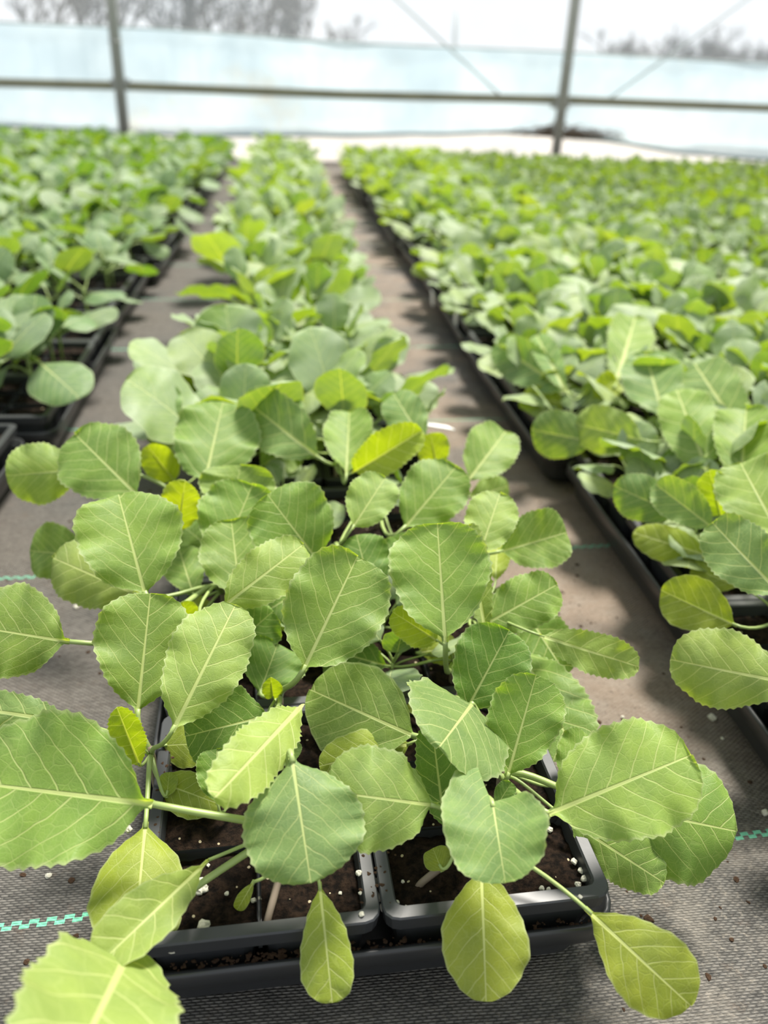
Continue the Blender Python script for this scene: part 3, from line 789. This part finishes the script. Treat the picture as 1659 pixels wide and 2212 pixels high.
hero_plant('cabbage seedling with three overlapping cupped leaves left of the tray middle', S(505, 1250), [
    (520, 1295, .115, 500, 1125, .152, 150, 'g', dict(a=0.5, cup=0.12)),
    (475, 1215, .118, 545, 1048, .165, 168, 'g', dict(a=0.5, cup=0.15)),
    (500, 1110, .130, 520, 1005, .165, 165, 'g', dict(a=0.45, cup=0.1)),
    (450, 1180, .085, 400, 1140, .1, 100, 'd', dict()),
], 0.022, seed=12)
hero_plant('cabbage seedling with a broad leaf leaning left over the tray middle', S(725, 1235), [
    (690, 1215, .138, 578, 1068, .186, 188, 'g', dict(a=0.52, bend=0.03)),
    (805, 1285, .112, 770, 1155, .145, 118, 'd', dict(a=0.5)),
    (840, 1240, .11, 860, 1165, .13, 60, 'd', dict()),
    (640, 1280, .10, 560, 1330, .10, 100, 'd', dict()),
], 0.024, seed=13)
hero_plant('cabbage seedling at the back left of the nearest tray, leaves over the aisle', S(425, 1165), [
    (300, 1072, .148, 165, 940, .182, 172, 'g', dict(a=0.52, bend=0.05, cup=-0.05)),
    (178, 1012, .135, 14, 1028, .140, 132, 'l', dict(a=0.5, bend=0.08, cup=-0.2)),
    (385, 1148, .112, 400, 1038, .168, 84, 't', dict(a=0.5, fold=0.25)),
    (185, 1200, .084, 64, 1190, .088, 122, 'g', dict(a=0.5, cup=-0.25, bend=0.1)),
], 0.026, seed=14)
hero_plant('cabbage seedling at the back of the nearest tray with a small bright leaf', S(815, 1140), [
    (760, 1142, .150, 832, 1032, .178, 104, 'l', dict(a=0.5, bend=0.06)),
    (872, 1142, .125, 985, 1008, .165, 140, 'g', dict(a=0.5, bend=0.03)),
    (905, 1180, .1, 975, 1130, .11, 90, 'g', dict()),
], 0.026, seed=15)
hero_plant('cabbage seedling at the near left of the second centre tray with a tall round leaf', S(470, 1052), [
    (440, 1052, .125, 482, 868, .178, 184, 'g', dict(a=0.55, bend=-0.03, cup=0.1)),
    (378, 1040, .110, 318, 962, .155, 72, 't', dict(a=0.45)),
    (560, 1010, .1, 640, 960, .12, 90, 'g', dict()),
    (340, 960, .115, 355, 830, .165, 88, 'b', dict(wave=0.04)),
], 0.026, seed=16)
hero_plant('cabbage seedling in the second centre tray with a folded bright leaf', S(725, 1045), [
    (748, 1028, .125, 755, 890, .160, 106, 'g', dict(a=0.5)),
    (762, 1022, .130, 912, 930, .185, 88, 't', dict(a=0.45, fold=0.5, bend=0.1)),
    (690, 990, .140, 530, 865, .170, 125, 'b', dict(a=0.45, cup=-0.15, wave=0.05)),
    (660, 960, .135, 600, 860, .165, 80, 'b', dict(cup=-0.2)),
], 0.028, seed=17)
hero_plant('cabbage seedling at the near right corner of the second centre tray', S(905, 1040), [
    (1008, 1042, .125, 1092, 932, .150, 112, 'g', dict(a=0.5, bend=0.08)),
    (945, 1015, .125, 930, 935, .168, 70, 't', dict()),
    (1010, 1075, .085, 1098, 1050, .085, 70, 'g', dict(cup=-0.2)),
    (920, 960, .145, 850, 850, .175, 88, 'b', dict(cup=-0.2)),
], 0.026, seed=18)
# the nearest plants of the right row
RT1 = find('first right-hand row', 1) if len([t for t in TRAYS if t.col == 'first right-hand row']) > 1 else None
hero_plant('cabbage seedling in the right row with a yellow-green leaf hanging over the tray edge', S(1665, 1405), [
    (1592, 1352, .102, 1428, 1275, .108, 118, 'y', dict(OLD, a=0.6, bend=0.06)),
    (1705, 1475, .118, 1450, 1425, .112, 168, 'l', dict(a=0.48, bend=0.10, cup=-0.15)),
    (1695, 1292, .145, 1540, 1130, .170, 132, 'b', dict(a=0.52, bend=0.06, cup=-0.08)),
    (1600, 1270, .090, 1495, 1225, .088, 75, 'y', dict(OLD)),
    (1720, 1400, .12, 1800, 1330, .15, 120, 'g', dict()),
], 0.024, seed=19)
hero_plant('cabbage seedling in the right row with a bright young leaf between bluish ones', S(1560, 1165), [
    (1535, 1202, .098, 1368, 1150, .100, 78, 'y', dict(OLD, a=0.6)),
    (1465, 1112, .118, 1328, 1050, .128, 100, 'b', dict(a=0.5, cup=-0.15)),
    (1542, 1142, .125, 1415, 1045, .148, 86, 'b', dict(a=0.5)),
    (1558, 1118, .120, 1532, 1015, .172, 66, 't', dict(fold=0.2)),
    (1690, 1165, .150, 1600, 1000, .180, 152, 'l', dict(a=0.5)),
], 0.026, seed=20)
hero_plant('cabbage seedling at the far end of the near right tray, pale drooping leaf', S(1430, 1010), [
    (1392, 952, .128, 1242, 915, .128, 102, 'l', dict(a=0.5, bend=0.10, cup=-0.15)),
    (1285, 955, .112, 1148, 928, .110, 104, 'b', dict(a=0.5, bend=0.06, cup=-0.15)),
    (1530, 1022, .130, 1462, 842, .172, 122, 'g', dict(a=0.6, bend=-0.02)),
    (1500, 1040, .100, 1430, 990, .11, 90, 'd', dict()),
], 0.026, seed=21)
hero_plant('cabbage seedling in the right row with a tall leaf standing near the picture border', S(1610, 1080), [
    (1600, 1052, .130, 1612, 885, .175, 128, 'g', dict(a=0.55)),
    (1620, 960, .135, 1500, 785, .175, 112, 'b', dict(a=0.55)),
    (1435, 902, .130, 1395, 765, .168, 128, 'b', dict(a=0.55)),
], 0.028, seed=22)
hero_plant('cabbage seedling at the near left of the second right tray, long pale leaf', S(1265, 872), [
    (1232, 850, .118, 1072, 742, .135, 92, 'b', dict(a=0.55)),
    (1225, 850, .125, 1160, 725, .155, 50, 'b', dict(a=0.5, fold=0.3)),
    (1235, 872, .098, 1130, 858, .092, 60, 'y', dict(OLD)),
    (1330, 832, .125, 1372, 686, .165, 96, 'g', dict(a=0.6)),
    (1280, 860, .11, 1330, 820, .13, 60, 't', dict()),
], 0.026, seed=23)
for r in HERO_BL: print('HERO', r)

# ------------------------------------------------------------------ seedlings of the beds: a few kinds, copied cell by cell
def proto(kind, seed, lod):
    """list of (G, colour) leaves and the stem G of one seedling, its base at the soil"""
    rs = random.Random(seed); out = []
    if kind == 'c': nl, hs, Lb, Wb = rs.choice((5, 5, 6, 6)), rs.uniform(0.02, 0.034), 0.086, 0.078
    elif kind == 'l': nl, hs, Lb, Wb = rs.choice((4, 5, 5)), rs.uniform(0.055, 0.09), 0.076, 0.070
    else: nl, hs, Lb, Wb = rs.choice((4, 5, 5)), rs.uniform(0.018, 0.03), 0.058, 0.046
    rows, half = ((26, 4), (7, 2))[lod]
    az = rs.uniform(0, 6.28)
    st = G(); lean = Vector((rs.uniform(-1, 1), rs.uniform(-1, 1), 0)) * 0.008
    top = Vector((lean.x, lean.y, hs))
    st.tube([(0, 0, -0.008), (lean.x * 0.4, lean.y * 0.4, hs * 0.5), top, top + Vector((0, 0, 0.006))], [0.0026, 0.0025, 0.0025, 0.0015], 6 if lod == 0 else 3)
    for i in range(nl):
        q = i / (nl - 1)                     # 0 oldest, outside; 1 youngest, inside
        az += 2.4 + rs.uniform(-0.3, 0.3)
        size = 0.85 + 0.25 * math.sin(math.pi * min(1, q + 0.2)) - 0.25 * q * q + rs.uniform(-0.08, 0.08)
        if kind == 'l':
            el = math.radians(rs.uniform(12, 35) + 25 * q); pl = rs.uniform(0.032, 0.05) * (1 - 0.35 * q); bel = el - math.radians(rs.uniform(-25, 60) * (1 - 0.3 * q))
            zs = hs * (0.55 + 0.45 * q)
        else:
            el = math.radians(20 + 46 * q + rs.uniform(-10, 10)); pl = rs.uniform(0.036, 0.064) * (1 - 0.45 * q); bel = el - math.radians(rs.uniform(-15, 32) * (1 - 0.2 * q))
            zs = hs * (0.6 + 0.4 * q)
        root = Vector((lean.x * zs / hs, lean.y * zs / hs, zs))
        dh = Vector((math.cos(az), math.sin(az), 0))
        J = root + dh * math.cos(el) * pl + Vector((0, 0, math.sin(el) * pl))
        L = Lb * size; D = dh * math.cos(bel) + Vector((0, 0, math.sin(bel))); T = J + D * L
        nn = Vector((0, 0, 1)) - dh * 0.35; roll = rs.uniform(-0.45, 0.45); nn = Matrix.Rotation(roll, 3, D) @ nn
        gg = G()
        d0 = blade(gg, J, T, nn, Wb * size * rs.uniform(0.92, 1.1), a=0.5 if kind != 'l' else 0.42, b=0.45 if kind != 'l' else 0.5,
                   bend=rs.uniform(0.02, 0.12), cup=rs.uniform(-0.42, 0.06), fold=rs.uniform(-0.08, 0.10), wave=0.028 if kind != 'l' else 0.012,
                   teeth=10 if kind != 'l' else 4, tamp=(0.010 if kind != 'l' else 0.004) if lod == 0 else 0, rows=rows, half=half, seed=seed * 13 + i, pucker=0.006 if lod == 0 else 0)
        pts = petiole_pts(root, J, Vector(d0), 6 if lod == 0 else 2, 0.25)
        m = len(pts)
        gg.tube(pts, [0.0020 - 0.0006 * k / m for k in range(m)], 5 if lod == 0 else 3, mi=1, cap=False)
        if kind == 'c': c = LC[rs.choice('ggbbbl' if q > 0 else 'lg')] if q < 0.95 else LC['d']
        elif kind == 'l': c = rs.choice(((0.095, 0.21, 0.048), (0.115, 0.225, 0.066), (0.14, 0.24, 0.085)))
        else: c = rs.choice(((0.125, 0.225, 0.042), (0.145, 0.24, 0.062), (0.16, 0.26, 0.08)))
        out.append((gg, c))
    return out, st
NK = dict(c=9, l=7, s=4)
PROTO = {}
for kd, cnt in NK.items():
    for i in range(cnt):
        lv, st = proto(kd, 100 + i * 7 + ord(kd), 0)
        PROTO[kd, i] = ([(a.mesh('leaf', [M_LEAF_BED if kd == 'c' else M_LEAF_KOHL, M_PET], True, True), c) for a, c in lv], st.mesh('stem', M_PET))
LOW = {}
for kd, cnt in NK.items():
    for i in range(min(cnt, 5)):
        lv, st = proto(kd, 100 + i * 7 + ord(kd), 1)
        allg = G()
        for a, c in lv: allg.add(a.v, a.f, a.uv, a.rim); 
        mi = []
        for a, c in lv: mi += a.mi
        allg.mi = mi
        allg.add(st.v, st.f, mi=1)
        LOW[kd, i] = (np.array(allg.v), allg.f, allg.uv, allg.rim, allg.mi)

spots = []
rs = random.Random(21)
for t in TRAYS:
    for r in range(9):
        for c in range(4):
            p = cellpos(t, r, c)
            if min((p - u).length for u in USED) < 0.034: continue
            hero_zone = t is CT1
            if hero_zone and r < 3: continue
            u, v = pix(p + Vector((0, 0, 0.05)))
            if p.y < 0.12: continue
            off = u < -130 or u > 1790 or v > 2300
            if off and (abs(p.x) > 0.75 or p.y > 1.5 or t.col == 'centre row'): continue
            if rs.random() < (0.62 if hero_zone else 0.60 if t.col == 'first left-hand row' and c >= 2 and t.i < 4 else dict(c=0.34, l=0.42, s=0.10)[t.kind]): continue
            spots.append((math.hypot(p.x, p.y), p, t, r, c, hero_zone, off))
spots.sort(key=lambda q: q[0])
KNAME = dict(c='cabbage_seedling', l='kohlrabi_seedling', s='small_seedling')
count = dict(c=len([1 for o in bpy.data.objects if o.name.startswith('cabbage_seedling')]), l=0, s=0)
stuff = dict(c=G(), l=G(), s=G())
for dist, p, t, r, c, hz, off in spots:
    kd = t.kind
    rz = rs.uniform(0, 6.28); sc = rs.uniform(0.78, 1.18)
    if off: sc *= 0.72
    if hz: sc *= 0.58
    elif t.col == 'centre row' and c == 0: sc *= 1.12
    if (t.col == 'centre row' and c == 3) or (t.col == 'first right-hand row' and c == 0): sc *= 0.78
    if kd == 'c' and t.col != 'centre row': sc *= 0.95
    if off or count[kd] < 298:
        count[kd] += 0 if off else 1
        i = rs.randrange(NK[kd]); lv, st = PROTO[kd, i]
        e = empty(KNAME[kd], p, rz); e.scale = (sc, sc, sc * rs.uniform(0.9, 1.1))
        what = dict(c='cabbage seedling', l='tall seedling', s='small seedling')[kd]
        tag(e, '%s, %s cell row, %s, in the %s tray of the %s' % (what, ORD[r], ('far left', 'mid left', 'mid right', 'far right')[c], ORD[t.i], t.col), 'seedling',
            dict(c='cabbage seedlings in the centre and right rows', l='long-stemmed seedlings in the left rows', s='small seedlings in the outer right rows')[kd])
        obj('stem', st, e)
        k = rs.uniform(0.92, 1.08)
        for me, colr in lv:
            o = obj('leaf', me, e); h = rs.uniform(0.94, 1.06)
            o.color = (colr[0] * k * h, colr[1] * k, colr[2] * k / h, 1)
    else:
        V, F_, UV, RM, MI = LOW[kd, rs.randrange(min(NK[kd], 5))]
        cs, sn = math.cos(rz), math.sin(rz)
        Q = np.empty_like(V); Q[:, 0] = (V[:, 0] * cs - V[:, 1] * sn) * sc + p.x; Q[:, 1] = (V[:, 0] * sn + V[:, 1] * cs) * sc + p.y; Q[:, 2] = V[:, 2] * sc + p.z
        d = stuff[kd]; b = len(d.v)
        d.v += Q.tolist(); d.f += [tuple(x + b for x in q) for q in F_]; d.uv += UV; d.rim += RM; d.mi += MI
for kd, nm, m, lab in (('c', 'far_cabbage_seedlings', M_STUFF_C, 'mass of bluish green cabbage seedlings towards the back of the centre and right rows'),
                       ('l', 'far_kohlrabi_seedlings', M_STUFF_L, 'mass of dark green seedlings at the back left'),
                       ('s', 'far_small_seedlings', M_STUFF_S, 'carpet of small bright seedlings filling the far right')):
    if stuff[kd].v:
        o = obj(nm, stuff[kd].mesh(nm, [m, M_PET], True, True)); tag(o, lab, 'seedling', kind='stuff')
print('PLANTS', count, {k: len(v.f) for k, v in stuff.items()}, 'trays', len(TRAYS), 'packs', npk)

# ------------------------------------------------------------------ small details: perlite, crumbs, tags
def lump(seed, r):
    rs_ = random.Random(seed); gg = G(); n, m = 7, 9; v = []; ph = [rs_.uniform(0, 6.28) for _ in range(4)]
    for i in range(n + 1):
        a = math.pi * i / n
        for j in range(m):
            b = 2 * math.pi * j / m
            q = r * (1 + 0.22 * math.sin(3 * b + ph[0]) * math.sin(2 * a + ph[1]) + rs_.uniform(-0.12, 0.12) * (0 < i < n))
            v.append((q * math.sin(a) * math.cos(b), q * math.sin(a) * math.sin(b), 0.75 * q * math.cos(a)))
    f = [(i * m + j, (i + 1) * m + j, (i + 1) * m + (j + 1) % m, i * m + (j + 1) % m) for i in range(n) for j in range(m)]
    gg.add(v, f); return gg
PERL = [lump(s, 1.0).mesh('perlite', M_PERL, False) for s in range(4)]
CRMB = [lump(s + 9, 1.0).mesh('crumb', M_CRUMB, False) for s in range(3)]
rs = random.Random(3)
def perl(px, py, z, rpx, lab):
    q = P(px, py, z); r = rpx * depth(q) / F_PX
    o = obj('perlite_grain', rs.choice(PERL), None, (q.x, q.y, z + r * 0.3)); o.scale = (r, r, r); o.rotation_euler = (0, 0, rs.uniform(0, 6.28))
    tag(o, lab, 'perlite', 'white perlite grains on the potting soil')
SZ = SOIL_Z + 0.0015
for px, py, r in ((412, 1912, 11), (430, 1908, 12), (440, 1922, 10), (418, 1928, 10), (404, 1920, 8), (428, 1925, 12)):
    perl(px, py, SZ, r, 'white perlite grain of the clump on the bare soil at the front left')
perl(441, 2001, SZ, 13, 'single big perlite grain near the front tray rim')
for px, py, r in ((376, 2033, 7), (386, 2043, 7), (371, 2053, 9), (411, 2036, 5), (432, 2043, 5), (358, 1990, 7), (320, 2016, 6), (331, 1793, 9), (347, 1778, 6), (278, 1793, 8),
                  (548, 1946, 6), (560, 1942, 5), (490, 1931, 5), (735, 1930, 4), (450, 1870, 4), (396, 1640, 6), (345, 1660, 6), (300, 1640, 5)):
    perl(px, py, SZ if px > 290 else RIM_Z, r, 'small perlite grain in the front left cell pack')
for px, py, r in ((812, 1905, 8), (806, 1890, 6), (818, 1940, 9), (830, 1962, 10), (812, 1932, 7), (880, 1966, 9), (845, 1975, 7), (870, 1970, 6), (1255, 1882, 7), (1262, 1900, 8), (1248, 1912, 7),
                  (1240, 1862, 7), (1170, 1920, 6), (1185, 1922, 5), (1187, 1793, 7), (858, 1950, 5), (815, 1860, 6), (870, 1905, 4)):
    perl(px, py, SZ, r, 'small perlite grain in the front right cell pack')
for px, py, r in ((775, 1887, 7), (781, 1976, 6), (1253, 1938, 5), (778, 1930, 4)):
    perl(px, py, RIM_Z + 0.0005, r, 'perlite grain lying on the black pack rim')
for px, py, r in ((105, 1893, 7), (1262, 1532, 10), (1538, 1552, 9), (1652, 1757, 8), (165, 1313, 6), (1345, 1550, 4), (1560, 1596, 4), (1310, 1455, 4)):
    perl(px, py, 0.0, r, 'perlite grain fallen on the grey ground cloth')
# loose crumbs
g = G(); base = [G() for _ in range(3)]
L0 = [lump(s + 9, 1.0) for s in range(3)]
def crumb(p, r):
    l = rs.choice(L0); a = rs.uniform(0, 6.28); c, s = math.cos(a), math.sin(a); sx = rs.uniform(0.5, 1.6)
    g.add([(p.x + (x * c * sx - y * s) * r, p.y + (x * s * sx + y * c) * r, p.z + (z + 0.2) * r * 0.6) for x, y, z in l.v], l.f)
for i in range(330):                                   # on the front ledge and rims of the nearest tray
    k = rs.random()
    if k < 0.62: crumb(P(rs.choice((rs.gauss(520, 70), rs.gauss(440, 40), rs.gauss(640, 40), rs.uniform(400, 1250))), 0, 0) if False else tp(CT1, rs.choice((rs.gauss(-0.06, 0.03), rs.uniform(-0.13, 0.13))), -TL / 2 + rs.uniform(0.004, 0.010), LIP_Z + 0.001), rs.uniform(0.0004, 0.0014))
    elif k < 0.85: crumb(tp(CT1, rs.gauss(0.0, 0.005), -TL / 2 + rs.uniform(0.008, 0.16), RIM_Z), rs.uniform(0.0004, 0.0012))
    else: crumb(tp(CT1, -0.128 + rs.uniform(-0.003, 0.005), rs.uniform(-0.26, -0.1), RIM_Z), rs.uniform(0.0004, 0.0013))
for px, py, r in ((1400, 1985, 9), (1420, 1902, 8), (1590, 1900, 6), (1530, 2110, 6), (1545, 1985, 5), (1470, 1680, 5), (1580, 2030, 6), (1620, 1690, 6), (155, 1902, 7), (50, 1890, 5), (1520, 1640, 4), (1310, 1745, 4)):
    q = P(px, py, 0); crumb(q, r * depth(q) / F_PX)
for i in range(420):
    x = rs.choice((rs.uniform(0.19, 0.33), rs.uniform(-0.32, -0.13), rs.uniform(0.2, 0.5))); y = rs.uniform(0.1, 2.2)
    crumb(Vector((x, y, 0)), rs.uniform(0.0006, 0.0022))
o = obj('soil_crumbs', g.mesh('soil_crumbs', M_CRUMB, False)); tag(o, 'scattered brown soil crumbs on tray edges and ground cloth', 'crumbs', kind='stuff')

def plant_tag(p, rz, tilt, lab, w=0.014, h=0.05):
    gg = G(); t_ = 0.0006
    v = [(-w / 2, 0, 0.0), (w / 2, 0, 0.0), (w / 2, 0, h), (-w / 2, 0, h)]
    vv = [(a, -t_, b) for a, _, b in v] + [(a, t_, b) for a, _, b in v]
    gg.add(vv, [(0, 1, 2, 3), (7, 6, 5, 4), (0, 4, 5, 1), (1, 5, 6, 2), (2, 6, 7, 3), (3, 7, 4, 0)])
    o = obj('plant_tag', gg.mesh('plant_tag', M_TAG, False), None, p); o.rotation_euler = (tilt, 0, rz); tag(o, lab, 'tag', 'white plant tags')
q = P(975, 925, 0.085); plant_tag(q, math.radians(-62), math.radians(72), 'white plant tag sticking out of the second centre tray into the aisle', 0.016, 0.07)
rt = [t for t in TRAYS if t.col == 'first right-hand row']; rt.sort(key=lambda t: t.y)
for (px, py, lab) in ((1262, 985, 'white tag at the far corner of the near right tray'), (1205, 905, None)):
    if lab: q = P(px, py, 0.055); plant_tag(Vector((q.x, q.y, 0.045)), math.radians(90), math.radians(-4), lab, 0.020, 0.032)
q = P(1352, 1090, 0.06); plant_tag(Vector((q.x, q.y, 0.045)), math.radians(90), math.radians(-4), 'white tag halfway along the near right tray', 0.03, 0.022)
q = P(1570, 1345, 0.06); plant_tag(Vector((q.x, q.y, 0.045)), math.radians(90), math.radians(-4), 'white tag below the yellow-green leaf of the right tray', 0.012, 0.03)
q = P(985, 690, 0.06); plant_tag(Vector((q.x, q.y, 0.045)), math.radians(90), math.radians(-4), 'white tag on the side of the second right tray', 0.03, 0.03)
q = P(935, 645, 0.06); plant_tag(Vector((q.x, q.y, 0.045)), math.radians(90), math.radians(-4), 'white tag at the back of the second right tray', 0.03, 0.03)
